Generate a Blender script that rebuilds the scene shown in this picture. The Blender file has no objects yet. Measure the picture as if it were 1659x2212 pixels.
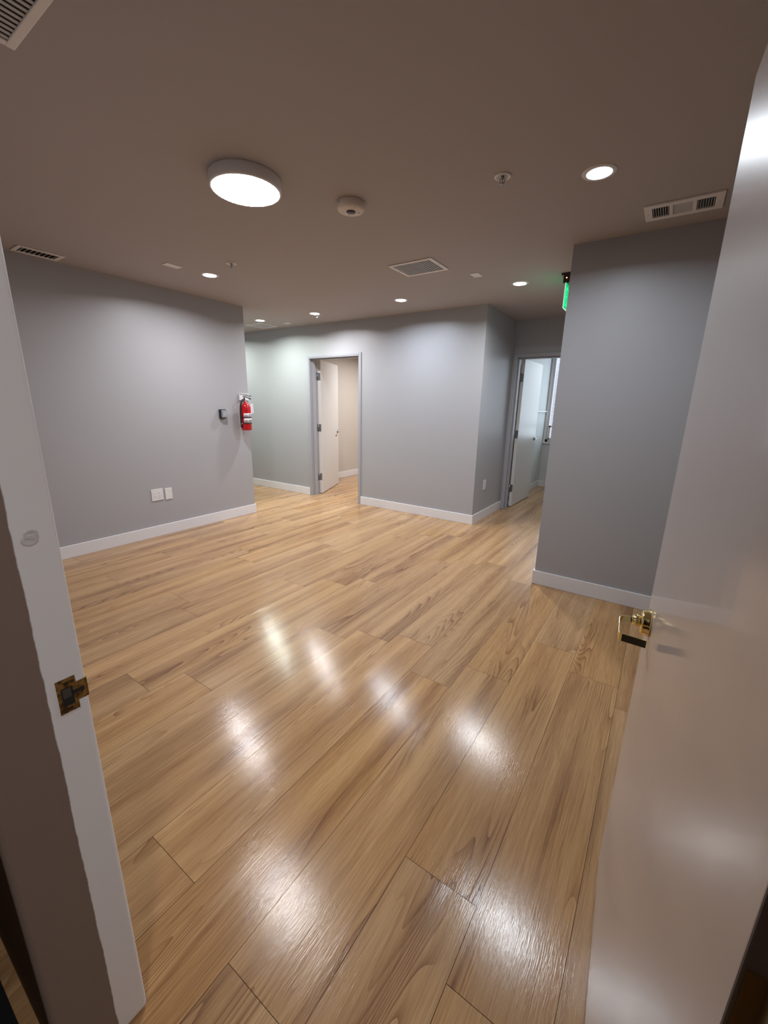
import bpy, bmesh, math, random
from mathutils import Vector, Matrix
random.seed(7)
C = bpy.context.scene.collection
sc = bpy.context.scene

# ------------------------------------------------------------------ camera, world, exposure
cd = bpy.data.cameras.new('camera'); cam = bpy.data.objects.new('camera', cd); C.objects.link(cam)
R_ = Vector((0.82752152, 0.56110892, 0.01910283)); U_ = Vector((-0.15754996, 0.19942725, 0.9671643)); F_ = Vector((-0.53887489, 0.80335892, -0.25343303))
m = Matrix((R_, U_, -F_)).transposed().to_4x4(); m.translation = Vector((0, 0, 1.4389)); cam.matrix_world = m
cd.sensor_fit = 'HORIZONTAL'; cd.sensor_width = 36.0; cd.lens = 888.15 / 1659 * 36.0
cd.clip_start = 0.01; cd.clip_end = 60
sc.camera = cam
w = bpy.data.worlds.new('world'); sc.world = w; w.use_nodes = True
w.node_tree.nodes['Background'].inputs[0].default_value = (0.76, 0.86, 1.0, 1)
w.node_tree.nodes['Background'].inputs[1].default_value = 0.8
sc.view_settings.view_transform = 'Standard'; sc.view_settings.look = 'None'
sc.view_settings.gamma = 1.0; sc.view_settings.use_curve_mapping = False
sc.view_settings.exposure = 1.4
DOWN = 7.5          # watts of one downlight, thrown in a limited cone below its lens
LENS = 7.0            # radiance of a downlight lens seen from the side
PANEL = 30.0          # radiance of the round flush ceiling light
BEAM = 159
H = 2.53

# daylight portal: the light of the sky through the far room's window
ld = bpy.data.lights.new('window_daylight', 'AREA'); ld.shape = 'RECTANGLE'; ld.size = 1.15; ld.size_y = 1.5
ld.energy = 5; ld.color = (0.77, 0.86, 1.0)
lo = bpy.data.objects.new('window_daylight', ld); C.objects.link(lo)
lo.location = (-1.18, 8.3, 1.6); lo.rotation_euler = (math.radians(-90), 0, 0)

# ------------------------------------------------------------------ materials
def newmat(name, color, rough=0.6, metal=0.0, spec=0.5, coat=0.0, coat_r=0.1, emit=None, es=0.0):
    mt = bpy.data.materials.new(name); mt.use_nodes = True
    b = mt.node_tree.nodes['Principled BSDF']
    b.inputs['Base Color'].default_value = (*color, 1); b.inputs['Roughness'].default_value = rough
    b.inputs['Metallic'].default_value = metal; b.inputs['Specular IOR Level'].default_value = spec
    b.inputs['Coat Weight'].default_value = coat; b.inputs['Coat Roughness'].default_value = coat_r
    if emit: b.inputs['Emission Color'].default_value = (*emit, 1); b.inputs['Emission Strength'].default_value = es
    return mt
def N(mt, typ, **kw):
    n = mt.node_tree.nodes.new(typ)
    for k, v in kw.items(): setattr(n, k, v)
    return n
def L(mt, a, b): mt.node_tree.links.new(a, b)
def bsdf(mt): return mt.node_tree.nodes['Principled BSDF']
def noise(mt, vec, scale, detail=2, dist=0.0, rough=0.5):
    n = N(mt, 'ShaderNodeTexNoise'); n.inputs['Scale'].default_value = scale; n.inputs['Detail'].default_value = detail
    n.inputs['Distortion'].default_value = dist; n.inputs['Roughness'].default_value = rough
    if vec is not None: L(mt, vec, n.inputs['Vector'])
    return n.outputs['Fac']
def math_(mt, op, a, b=None, c=None, clamp=False):
    n = N(mt, 'ShaderNodeMath', operation=op); n.use_clamp = clamp
    for i, v in enumerate((a, b, c)):
        if v is None: continue
        if isinstance(v, (int, float)): n.inputs[i].default_value = v
        else: L(mt, v, n.inputs[i])
    return n.outputs[0]
def mapr(mt, v, a, b, c, d):
    n = N(mt, 'ShaderNodeMapRange'); L(mt, v, n.inputs[0])
    for i, x in enumerate((a, b, c, d)): n.inputs[i + 1].default_value = x
    return n.outputs[0]
def mix(mt, f, a, b, typ='MIX'):
    n = N(mt, 'ShaderNodeMix', data_type='RGBA', blend_type=typ)
    if isinstance(f, (int, float)): n.inputs[0].default_value = f
    else: L(mt, f, n.inputs[0])
    for i, v in ((6, a), (7, b)):
        if isinstance(v, tuple): n.inputs[i].default_value = (*v, 1)
        else: L(mt, v, n.inputs[i])
    return n.outputs[2]
def bump(mt, h, strength, dist=0.001):
    n = N(mt, 'ShaderNodeBump'); n.inputs['Strength'].default_value = strength; n.inputs['Distance'].default_value = dist
    L(mt, h, n.inputs['Height']); return n.outputs[0]
def objco(mt, sx=1, sy=1, sz=1):
    t = N(mt, 'ShaderNodeTexCoord'); mp = N(mt, 'ShaderNodeMapping'); mp.inputs['Scale'].default_value = (sx, sy, sz)
    L(mt, t.outputs['Object'], mp.inputs[0]); return mp.outputs[0]

def paint(name, col, rough=0.55, spec=0.35, tex=0.25, var=0.02):
    mt = newmat(name, col, rough, spec=spec)
    v = objco(mt)
    n1 = noise(mt, v, 260, 3); n2 = noise(mt, v, 1.3, 3)
    L(mt, mix(mt, n2, tuple(c * (1 - var) for c in col), tuple(c * (1 + var) for c in col)), bsdf(mt).inputs['Base Color'])
    L(mt, bump(mt, n1, tex, 0.0006), bsdf(mt).inputs['Normal'])
    return mt
M = {}
M['wall'] = paint('grey_wall_paint', (0.385, 0.383, 0.400), 0.42, 0.4)
M['ceil'] = paint('grey_ceiling_paint', (0.425, 0.388, 0.378), 0.7, 0.2, 0.5)
M['room1'] = paint('warm_room_paint', (0.56, 0.52, 0.48), 0.5, 0.3)
M['room2'] = paint('pale_room_paint', (0.60, 0.62, 0.62), 0.5, 0.3)
M['base'] = paint('white_baseboard_paint', (0.76, 0.745, 0.76), 0.35, 0.5, 0.08)
M['frame'] = paint('grey_metal_frame_paint', (0.36, 0.365, 0.40), 0.33, 0.5, 0.05)
M['leaf'] = paint('white_door_paint', (0.66, 0.65, 0.64), 0.32, 0.45, 0.1)
M['dark'] = newmat('shade_and_screw_black', (0.012, 0.012, 0.012), 0.8)  # black for shade painted in openings without depth, and for screws
M['plate'] = newmat('white_plastic', (0.72, 0.70, 0.70), 0.35)
M['plate_dim'] = newmat('painted_plate', (0.50, 0.475, 0.455), 0.5)
M['vent'] = newmat('white_vent_enamel', (0.80, 0.76, 0.74), 0.4)
M['slat'] = newmat('grey_vent_slat', (0.50, 0.50, 0.51), 0.45)
M['steel'] = newmat('brushed_steel', (0.42, 0.42, 0.43), 0.3, 1.0)
M['hinge'] = newmat('satin_steel_hinge', (0.30, 0.31, 0.33), 0.35, 0.9)
M['brass'] = newmat('polished_brass', (0.86, 0.72, 0.36), 0.13, 1.0)
M['old_brass'] = newmat('worn_brass', (0.36, 0.22, 0.07), 0.35, 1.0)
mt = M['old_brass']; n = noise(mt, objco(mt), 90, 4)
L(mt, mix(mt, mapr(mt, n, .42, .62, 0, 1), (0.40, 0.25, 0.08), (0.13, 0.07, 0.03)), bsdf(mt).inputs['Base Color'])
L(mt, mapr(mt, n, .4, .6, .25, .6), bsdf(mt).inputs['Roughness'])
M['black'] = newmat('black_plastic', (0.012, 0.012, 0.014), 0.35)
M['rubber'] = newmat('black_rubber', (0.010, 0.010, 0.011), 0.5)
M['red'] = newmat('red_enamel', (0.46, 0.004, 0.008), 0.2, coat=0.6, coat_r=0.06)
M['label'] = newmat('paper_label', (0.66, 0.62, 0.66), 0.5)
M['ink'] = newmat('label_ink', (0.05, 0.05, 0.07), 0.6)
M['greyplastic'] = newmat('grey_plastic', (0.24, 0.26, 0.28), 0.35)
M['sensor'] = newmat('dark_blue_glass', (0.010, 0.014, 0.045), 0.35)
M['detector'] = newmat('ivory_plastic', (0.66, 0.58, 0.51), 0.45)
M['red_led'] = newmat('red_led', (0.8, 0.1, 0.05), 0.4, emit=(1, 0.16, 0.08), es=3)
M['green_panel'] = newmat('green_lit_acrylic', (0.02, 0.35, 0.15), 0.15, emit=(0.0, 0.72, 0.20), es=0.30)
M['green_text'] = newmat('green_lit_letters', (0.1, 0.8, 0.4), 0.3, emit=(0.0, 1.0, 0.30), es=0.42)
M['green_edge'] = newmat('lit_acrylic_edge', (0.6, 1, 0.8), 0.3, emit=(0.55, 1.0, 0.8), es=0.22)
M['carpet'] = newmat('black_mat', (0.006, 0.006, 0.008), 0.95)
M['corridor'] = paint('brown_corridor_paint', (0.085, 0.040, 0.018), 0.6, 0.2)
def lamp_mat(name, col, s):
    return newmat(name, (0.9, 0.9, 0.9), 0.4, emit=col, es=s)

# gloss paint of the open door: vertical brush marks
mt = newmat('glossy_offwhite_door_paint', (0.50, 0.435, 0.405), 0.36, spec=0.35, coat=0.6, coat_r=0.08); M['gloss'] = mt
v = objco(mt, 150, 150, 1.6); n1 = noise(mt, v, 1.0, 3)
v2 = objco(mt, 18, 18, 0.7); n2 = noise(mt, v2, 1.0, 2)
hh = math_(mt, 'ADD', math_(mt, 'MULTIPLY', n1, 0.25), n2)
bn = bump(mt, hh, 0.34, 0.0010); L(mt, bn, bsdf(mt).inputs['Normal']); L(mt, bn, bsdf(mt).inputs['Coat Normal'])
n3 = noise(mt, objco(mt, 1, 1, 1), 2.2, 2)
L(mt, mix(mt, n3, (0.57, 0.53, 0.525), (0.55, 0.49, 0.485)), bsdf(mt).inputs['Base Color'])

# jamb: white paint over old taupe paint, with a ragged border running down it
mt = newmat('jamb_paint', (0.6, 0.58, 0.56), 0.35, spec=0.45); M['jamb'] = mt
t = N(mt, 'ShaderNodeTexCoord'); sx = N(mt, 'ShaderNodeSeparateXYZ'); L(mt, t.outputs['Object'], sx.inputs[0])
n1 = noise(mt, objco(mt, 1, 1, 1), 34, 5, rough=0.7); n2 = noise(mt, objco(mt, 1, 1, 1), 8, 2)
e = math_(mt, 'ADD', sx.outputs[1], math_(mt, 'ADD', math_(mt, 'MULTIPLY', math_(mt, 'SUBTRACT', n1, 0.5), 0.0045), math_(mt, 'MULTIPLY', math_(mt, 'SUBTRACT', n2, 0.5), 0.006)))
fac = mapr(mt, e, 0.1835, 0.1855, 0, 1)
L(mt, mix(mt, fac, (0.225, 0.165, 0.135), (0.82, 0.80, 0.81)), bsdf(mt).inputs['Base Color'])
L(mt, mapr(mt, fac, 0, 1, 0.6, 0.33), bsdf(mt).inputs['Roughness'])
n3 = noise(mt, objco(mt, 1, 1, 0.5), 26, 3)
L(mt, bump(mt, math_(mt, 'ADD', math_(mt, 'MULTIPLY', fac, 0.35), n3), 0.35, 0.003), bsdf(mt).inputs['Normal'])

# oak planks: attribute 'pl' carries a random triple for every plank, UV is metres along the board
mt = newmat('oak_plank', (0.5, 0.33, 0.2), 0.3, spec=0.5); M['oak'] = mt
uv = N(mt, 'ShaderNodeUVMap'); uv.uv_map = 'UVMap'
at = N(mt, 'ShaderNodeVertexColor'); at.layer_name = 'pl'
sp = N(mt, 'ShaderNodeSeparateColor'); L(mt, at.outputs[0], sp.inputs[0])
def stretched(su, sv):
    mp = N(mt, 'ShaderNodeMapping'); mp.inputs['Scale'].default_value = (su, sv, 1); L(mt, uv.outputs[0], mp.inputs[0]); return mp.outputs[0]
cath = noise(mt, stretched(6.2, 0.42), 1.0, 1.2, 0.3, 0.35)           # slow contours -> cathedral figure
warp = noise(mt, stretched(30, 5.0), 1.0, 2, 0.2)
cw = math_(mt, 'ADD', cath, math_(mt, 'MULTIPLY', warp, 0.008))
ring = math_(mt, 'FRACT', math_(mt, 'MULTIPLY', cw, 32.0))
ringd = math_(mt, 'POWER', ring, 2.6)
gate = mapr(mt, noise(mt, stretched(5.0, 0.9), 1.3, 1), 0.48, 0.64, 0.10, 1.0)
fine = noise(mt, stretched(330, 9), 1.0, 3, 0, 0.65)
fine2 = noise(mt, stretched(120, 2.2), 1.0, 2, 0.3, 0.6)
mid = noise(mt, stretched(30, 0.8), 1.0, 3, 0.5, 0.5)
wide = noise(mt, stretched(9, 0.40), 1.0, 1.5, 0.3)
fig = math_(mt, 'MULTIPLY', math_(mt, 'MULTIPLY', ringd, gate), mapr(mt, fine2, 0.3, 0.7, 0.5, 1.25))
tone = math_(mt, 'ADD', math_(mt, 'MULTIPLY', wide, 0.90), math_(mt, 'MULTIPLY', mid, 0.28))
tone = math_(mt, 'ADD', tone, math_(mt, 'MULTIPLY', fine, 0.58))
tone = math_(mt, 'ADD', tone, math_(mt, 'MULTIPLY', fine2, 0.46))
tone = math_(mt, 'SUBTRACT', tone, math_(mt, 'MULTIPLY', fig, 0.40))
tone = math_(mt, 'ADD', tone, math_(mt, 'MULTIPLY', sp.outputs[0], 0.12))
tn = mapr(mt, tone, 0.74, 1.38, 0, 1)
cr = N(mt, 'ShaderNodeValToRGB'); L(mt, tn, cr.inputs[0])
cr.color_ramp.elements[0].color = (0.190, 0.092, 0.045, 1); cr.color_ramp.elements[1].color = (0.540, 0.340, 0.170, 1)
el = cr.color_ramp.elements.new(0.5); el.color = (0.380, 0.218, 0.104, 1)
hs = N(mt, 'ShaderNodeHueSaturation'); L(mt, cr.outputs[0], hs.inputs['Color'])
L(mt, mapr(mt, sp.outputs[1], 0, 1, 0.96, 1.06), hs.inputs['Saturation']); L(mt, mapr(mt, sp.outputs[2], 0, 1, 0.95, 1.04), hs.inputs['Value'])
L(mt, hs.outputs[0], bsdf(mt).inputs['Base Color'])
bsdf(mt).inputs['Roughness'].default_value = 0.175; bsdf(mt).inputs['Specular IOR Level'].default_value = 0.36
hb_ = math_(mt, 'SUBTRACT', math_(mt, 'MULTIPLY', fine, 0.9), math_(mt, 'MULTIPLY', fig, 1.0))
hb_ = math_(mt, 'ADD', hb_, math_(mt, 'MULTIPLY', noise(mt, stretched(260, 34), 1.0, 2), 0.8))
L(mt, bump(mt, hb_, 0.24, 0.0010), bsdf(mt).inputs['Normal'])
M['seam'] = newmat('dark_seam', (0.05, 0.026, 0.013), 0.7)

# pale brick outside the window
mt = newmat('pale_brick', (0.6, 0.5, 0.52), 0.8); M['brick'] = mt
bk = N(mt, 'ShaderNodeTexBrick'); L(mt, objco(mt, 1, 1, 1), bk.inputs['Vector'])
tc = N(mt, 'ShaderNodeTexCoord'); sx = N(mt, 'ShaderNodeSeparateXYZ'); cx = N(mt, 'ShaderNodeCombineXYZ')
L(mt, tc.outputs['Object'], sx.inputs[0]); L(mt, sx.outputs[0], cx.inputs[0]); L(mt, sx.outputs[2], cx.inputs[1]); L(mt, cx.outputs[0], bk.inputs['Vector'])
bk.inputs['Color1'].default_value = (0.86, 0.74, 0.80, 1); bk.inputs['Color2'].default_value = (0.82, 0.70, 0.76, 1); bk.inputs['Mortar'].default_value = (0.74, 0.66, 0.72, 1)
bk.inputs['Scale'].default_value = 1.0; bk.inputs['Brick Width'].default_value = 0.22; bk.inputs['Row Height'].default_value = 0.075; bk.inputs['Mortar Size'].default_value = 0.008
L(mt, bk.outputs[0], bsdf(mt).inputs['Base Color'])
mt = bpy.data.materials.new('window_glass'); mt.use_nodes = True; M['glass'] = mt
b = bsdf(mt); b.inputs['Base Color'].default_value = (0.9, 1, 0.97, 1); b.inputs['Roughness'].default_value = 0.0; b.inputs['Transmission Weight'].default_value = 1.0; b.inputs['IOR'].default_value = 1.03

# ------------------------------------------------------------------ mesh helpers
def add_box(bm, x0, x1, y0, y1, z0, z1, mi=0, mat=None):
    if x1 < x0: x0, x1 = x1, x0
    if y1 < y0: y0, y1 = y1, y0
    if z1 < z0: z0, z1 = z1, z0
    vs = [Vector((x, y, z)) for x in (x0, x1) for y in (y0, y1) for z in (z0, z1)]
    if mat is not None: vs = [mat @ p for p in vs]
    vs = [bm.verts.new(p) for p in vs]
    for f in ((0, 1, 3, 2), (4, 6, 7, 5), (0, 4, 5, 1), (2, 3, 7, 6), (0, 2, 6, 4), (1, 5, 7, 3)):
        fc = bm.faces.new([vs[i] for i in f]); fc.material_index = mi
    return vs
def add_lathe(bm, prof, seg=40, mat=None, mi=0, smooth=True):
    """prof: (radius, height) pairs turned about z"""
    rings = []
    for r, z in prof:
        if r < 1e-6:
            p = Vector((0, 0, z)); rings.append([bm.verts.new(mat @ p if mat else p)])
        else:
            rg = []
            for i in range(seg):
                a = 2 * math.pi * i / seg; p = Vector((r * math.cos(a), r * math.sin(a), z)); rg.append(bm.verts.new(mat @ p if mat else p))
            rings.append(rg)
    for a, b in zip(rings, rings[1:]):
        for i in range(seg):
            j = (i + 1) % seg
            if len(a) == 1 and len(b) == 1: continue
            if len(a) == 1: f = bm.faces.new((a[0], b[i], b[j]))
            elif len(b) == 1: f = bm.faces.new((a[i], b[0], a[j]))
            else: f = bm.faces.new((a[i], b[i], b[j], a[j]))
            f.material_index = mi; f.smooth = smooth
def add_tube(bm, pts, rad, seg=12, mi=0):
    pts = [Vector(p) for p in pts]; rings = []
    up = Vector((0.13, 0.21, 1)).normalized()
    for i, p in enumerate(pts):
        d = (pts[min(i + 1, len(pts) - 1)] - pts[max(i - 1, 0)]).normalized()
        s = d.cross(up)
        if s.length < 1e-3: s = d.cross(Vector((1, 0, 0)))
        s.normalize(); t = s.cross(d).normalized(); r = rad[i] if isinstance(rad, (list, tuple)) else rad
        rings.append([bm.verts.new(p + s * r * math.cos(2 * math.pi * k / seg) + t * r * math.sin(2 * math.pi * k / seg)) for k in range(seg)])
    for a, b in zip(rings, rings[1:]):
        for k in range(seg):
            f = bm.faces.new((a[k], b[k], b[(k + 1) % seg], a[(k + 1) % seg])); f.smooth = True; f.material_index = mi
    for rg in (rings[0], rings[-1]):
        f = bm.faces.new(rg); f.material_index = mi
def smoothpath(pts, n=8):
    pts = [Vector(p) for p in pts]; out = []
    P = [pts[0]] + pts + [pts[-1]]
    for i in range(1, len(P) - 2):
        for k in range(n):
            t = k / n; a, b, c, d = P[i - 1], P[i], P[i + 1], P[i + 2]
            out.append(0.5 * ((2 * b) + (c - a) * t + (2 * a - 5 * b + 4 * c - d) * t * t + (3 * b - a - 3 * c + d) * t ** 3))
    out.append(pts[-1]); return out
def obj(name, bm, mats, parent=None, bevel=0.0, seg=2, angle=40):
    bmesh.ops.recalc_face_normals(bm, faces=bm.faces)
    me = bpy.data.meshes.new(name); bm.to_mesh(me); bm.free()
    for x in (mats if isinstance(mats, (list, tuple)) else [mats]): me.materials.append(x)
    o = bpy.data.objects.new(name, me); C.objects.link(o)
    if parent is not None: o.parent = parent
    if bevel:
        b = o.modifiers.new('bevel', 'BEVEL'); b.width = bevel; b.segments = seg; b.limit_method = 'ANGLE'; b.angle_limit = math.radians(angle)
        b.harden_normals = False
    return o
def tag(o, label, cat=None, group=None, kind=None):
    o['label'] = label
    if cat: o['category'] = cat
    if group: o['group'] = group
    if kind: o['kind'] = kind
    return o
def empty(name, loc=(0, 0, 0), rz=0.0):
    o = bpy.data.objects.new(name, None); C.objects.link(o); o.location = loc; o.rotation_euler = (0, 0, rz); o.empty_display_size = 0.05
    return o
def struct(name, boxes, mat, label, cat, bevel=0.0):
    bm = bmesh.new()
    for b in boxes: add_box(bm, *b)
    return tag(obj(name, bm, mat, bevel=bevel), label, cat, kind='structure')
def copy_tree(o, parent=None):
    c = o.copy(); C.objects.link(c); c.parent = parent
    for ch in [x for x in bpy.data.objects if x.parent == o]: copy_tree(ch, c)
    return c

# ------------------------------------------------------------------ the setting
XL, YLE, YF, XC, YD, XR, YR = -4.415, 3.474, 4.7325, -1.8514, 5.785, -0.736, 3.388
WT = 0.15; YN0, YN1 = 0.083, 0.2455          # near wall, corridor side and room side
Z0 = -0.0

# floor: individual boards laid along Y
PW, PL = 0.2465, 1.572
known = {-1: 2.097, 0: 0.698, 1: 0.902, 2: 0.405, 3: 1.751, 4: 0.462, 5: 1.92, 6: 1.79, 7: 1.018, 8: 0.832, 9: 2.187}
bm = bmesh.new(); uvl = bm.loops.layers.uv.new('UVMap'); cl = bm.loops.layers.color.new('pl')
X0, X1, Y0, Y1 = -8.6, 1.75, 0.052, 8.25
g = 0.0007
for k in range(-8, 36):
    xa, xb = -PW * (k + 1), -PW * k
    xa, xb = max(xa, X0), min(xb, X1)
    if xb - xa < 0.02: continue
    off = known.get(k, random.uniform(0.2, PL))
    y = off
    while y > Y0: y -= PL
    while y < Y1:
        ya, yb = max(y, Y0), min(y + PL, Y1)
        r = (random.random(), random.random(), random.random()); ou, ov = random.uniform(0, 90), random.uniform(0, 90)
        fl = random.random() < 0.5
        if yb - ya > 0.02:
            q = [(xa + g, ya + g), (xb - g, ya + g), (xb - g, yb - g), (xa + g, yb - g)]
            f = bm.faces.new([bm.verts.new((a, b, 0.0)) for a, b in q])
            for lp, (a, b) in zip(f.loops, q):
                lp[uvl].uv = (ou + (-(a) if fl else a), ov + (-(b) if fl else b)); lp[cl] = (*r, 1)
        y += PL
me_f = bm
add_box(bm, X0, X1, -1.7, Y1, -0.12, -0.0015, mi=1)
bmesh.ops.recalc_face_normals
me = bpy.data.meshes.new('floor'); bm.to_mesh(me); bm.free(); me.materials.append(M['oak']); me.materials.append(M['seam'])
fo = bpy.data.objects.new('floor', me); C.objects.link(fo); tag(fo, 'light oak plank floor running through the whole room', 'floor', kind='structure')

struct('ceiling', [(-8.6, 1.75, -1.7, 8.25, H, H + 0.1)], M['ceil'], 'flat matt grey ceiling over the whole room', 'ceiling')
W = M['wall']
struct('wall_left', [(XL - WT, XL, YN1, YLE, 0, H)], W, 'grey left wall carrying the fire extinguisher', 'wall')
struct('wall_hall_near', [(-8.6, XL - WT, YLE - WT, YLE, 0, H)], W, 'grey near wall of the side hall, behind the left wall', 'wall')
struct('wall_hall_end', [(-8.6, -8.45, YLE, YF, 0, H)], W, 'grey end wall of the side hall', 'wall')
F1L, F1R, FT = -4.607, -3.5915, 2.118
struct('wall_far', [(-8.6, F1L + 0.02, YF, YF + WT, 0, H), (F1R - 0.02, XC, YF, YF + WT, 0, H), (F1L + 0.02, F1R - 0.02, YF, YF + WT, FT - 0.02, H)], W, 'grey far wall with an open doorway in it', 'wall')
struct('wall_recess', [(XC - WT, XC, YF + WT, YD + 0.16, 0, H)], W, 'grey recess wall beside the right-hand doorway, with an outlet low on it', 'wall')
F2L, F2R = -1.84, -0.825
struct('wall_alcove', [(XC, F2L + 0.02, YD, YD + 0.16, 0, H), (F2R - 0.02, XR, YD, YD + 0.16, 0, H), (F2L + 0.02, F2R - 0.02, YD, YD + 0.16, FT - 0.02, H)], W, 'grey end wall over the daylit doorway', 'wall')
struct('wall_right', [(XR, 1.75, YR, YR + WT, 0, H), (XR, XR + WT, YR + WT, YD + 0.16, 0, H)], W, 'grey projecting wall block on the right', 'wall')
struct('wall_right_side', [(1.6, 1.75, YN1, YR, 0, H)], W, 'grey side wall behind the open white door', 'wall')
JL, JR = -0.835, 0.105
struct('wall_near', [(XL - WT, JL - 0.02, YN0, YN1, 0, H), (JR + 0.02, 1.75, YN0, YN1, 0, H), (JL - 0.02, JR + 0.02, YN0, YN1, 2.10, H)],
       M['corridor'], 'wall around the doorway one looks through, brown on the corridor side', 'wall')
struct('wall_near_skin', [(XL, JL - 0.022, YN1, YN1 + 0.004, 0, H), (JR + 0.022, 1.6, YN1, YN1 + 0.004, 0, H), (JL - 0.022, JR + 0.022, YN1, YN1 + 0.004, 2.12, H)],
       W, 'grey room side of the near wall around the doorway', 'wall')
# corridor behind the camera
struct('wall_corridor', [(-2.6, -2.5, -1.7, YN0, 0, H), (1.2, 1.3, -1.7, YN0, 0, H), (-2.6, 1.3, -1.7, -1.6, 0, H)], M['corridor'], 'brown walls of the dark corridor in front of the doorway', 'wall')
struct('floor_corridor', [(-2.5, 1.2, -1.6, 0.0535, 0.0, 0.006)], M['carpet'], 'black mat on the corridor floor before the doorway', 'mat')
# room 1
struct('wall_room_left', [(-5.4, -5.255, YF + WT, 8.25, 0, H)], M['room1'], 'warm white left wall of the room through the far doorway', 'wall')
struct('wall_room_back', [(-5.255, -2.6, 8.1, 8.25, 0, H), (-2.6, -2.45, YF + WT, 8.25, 0, H)], M['room1'], 'warm white back and right walls of the room through the far doorway', 'wall')
struct('wall_room_inside', [(-5.255, F1L + 0.02, YF + WT, YF + WT + 0.004, 0, H), (F1R - 0.02, -2.6, YF + WT, YF + WT + 0.004, 0, H)], M['room1'], 'warm white inside face of the far wall', 'wall')
# room 2
YB = 7.974
struct('wall_daylit_left', [(-2.0, -1.865, YD + 0.16, YB, 0, H)], M['room2'], 'pale left wall of the daylit room', 'wall')
WX0, WX1, WZ0, WZ1 = -1.84, -0.55, 0.83, 2.40
struct('wall_daylit_back', [(-2.0, WX0, YB, YB + 0.12, 0, H), (WX1, 1.4, YB, YB + 0.12, 0, H), (WX0, WX1, YB, YB + 0.12, 0, WZ0), (WX0, WX1, YB, YB + 0.12, WZ1, H)], M['room2'], 'pale back wall of the daylit room around its window', 'wall')
struct('wall_daylit_right', [(1.25, 1.4, YD + 0.16, YB, 0, H), (XR, 1.25, YD + 0.16, YD + 0.31, 0, H)], M['room2'], 'pale right side of the daylit room', 'wall')
bm = bmesh.new(); add_box(bm, -3.2, 2.0, 9.6, 9.8, -1, 5)
tag(obj('brick_building', bm, M['brick']), 'pale pink brick building outside the window of the daylit room', 'building')

# baseboards
HB, TB = 0.118, 0.013
def baseb(name, boxes, label):
    return struct(name, [(a, b, c, d, 0.0, HB) for a, b, c, d in boxes], M['base'], label, 'baseboard', bevel=0.003)
baseb('baseboard_left', [(XL, XL + TB, YN1, YLE + TB)], 'white baseboard along the left wall')
baseb('baseboard_far', [(-8.45, F1L, YF - TB, YF), (F1R, XC + TB, YF - TB, YF)], 'white baseboard along the far wall either side of the doorway')
baseb('baseboard_recess', [(XC, XC + TB, YF, YD)], 'white baseboard along the recess wall')
baseb('baseboard_right', [(XR - TB, 1.6, YR - TB, YR)], 'white baseboard under the projecting wall block on the right')
baseb('baseboard_passage', [(XR - TB, XR, YR, YD)], 'white baseboard round the corner of the projecting wall block')
baseb('baseboard_room', [(-5.255, -5.255 + TB, YF + WT, 8.1)], 'white baseboard in the room through the far doorway')
baseb('baseboard_daylit_left', [(-1.865, -1.865 + TB, YD + 0.16, YB - TB)], 'white baseboard on the left wall of the daylit room')
baseb('baseboard_daylit_back', [(-1.865, 1.25, YB - TB, YB)], 'white baseboard under the window of the daylit room')

# ------------------------------------------------------------------ window of the daylit room
win = tag(empty('window_1', ((WX0 + WX1) / 2, YB, WZ0)), 'tall white framed window in the daylit room', 'window', kind='structure')
def wpart(name, boxes, mat, bevel=0.002, parent=win):
    bm = bmesh.new()
    for (a, b, c, d, e, f) in boxes: add_box(bm, a - win.location.x, b - win.location.x, c - win.location.y, d - win.location.y, e - win.location.z, f - win.location.z)
    return obj(name, bm, mat, parent, bevel)
wpart('casing', [(WX0 - 0.022, WX0 + 0.012, YB - 0.016, YB, WZ0, WZ1 + .03), (WX1 - 0.012, WX1 + 0.05, YB - 0.016, YB, WZ0, WZ1 + .03), (WX0 - .022, WX1 + 0.05, YB - 0.016, YB, WZ1, WZ1 + 0.05)], M['base'])
wpart('window_sill', [(WX0 - 0.022, WX1 + 0.05, YB - 0.03, YB + 0.05, WZ0 - 0.025, WZ0)], M['base'])
fr = wpart('window_frame', [(WX0, WX0 + 0.045, YB + 0.04, YB + 0.09, WZ0, WZ1), (WX1 - 0.045, WX1, YB + 0.04, YB + 0.09, WZ0, WZ1), (WX0, WX1, YB + 0.04, YB + 0.09, WZ0, WZ0 + 0.045), (WX0, WX1, YB + 0.04, YB + 0.09, WZ1 - 0.045, WZ1)], M['base'])
wpart('window_sash', [(WX0 + 0.045, WX0 + 0.075, YB + 0.032, YB + 0.058, WZ0 + .045, 1.12), (WX1 - 0.075, WX1 - 0.045, YB + 0.032, YB + 0.058, WZ0 + .045, 1.12), (WX0 + 0.045, WX1 - 0.045, YB + 0.032, YB + 0.058, 1.09, 1.12), (WX0 + 0.045, WX1 - 0.045, YB + 0.032, YB + 0.058, WZ0 + .045, WZ0 + .07)], M['base'])
wpart('window_glass', [(WX0 + 0.045, WX1 - 0.045, YB + 0.064, YB + 0.068, WZ0 + 0.045, WZ1 - 0.045)], M['glass'], 0)
struct('trim_1', [(-1.865, -1.835, 6.2, 7.93, 1.362, 1.378)], M['base'], 'thin white ledge on the left wall of the daylit room', 'ledge', 0.002)

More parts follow.
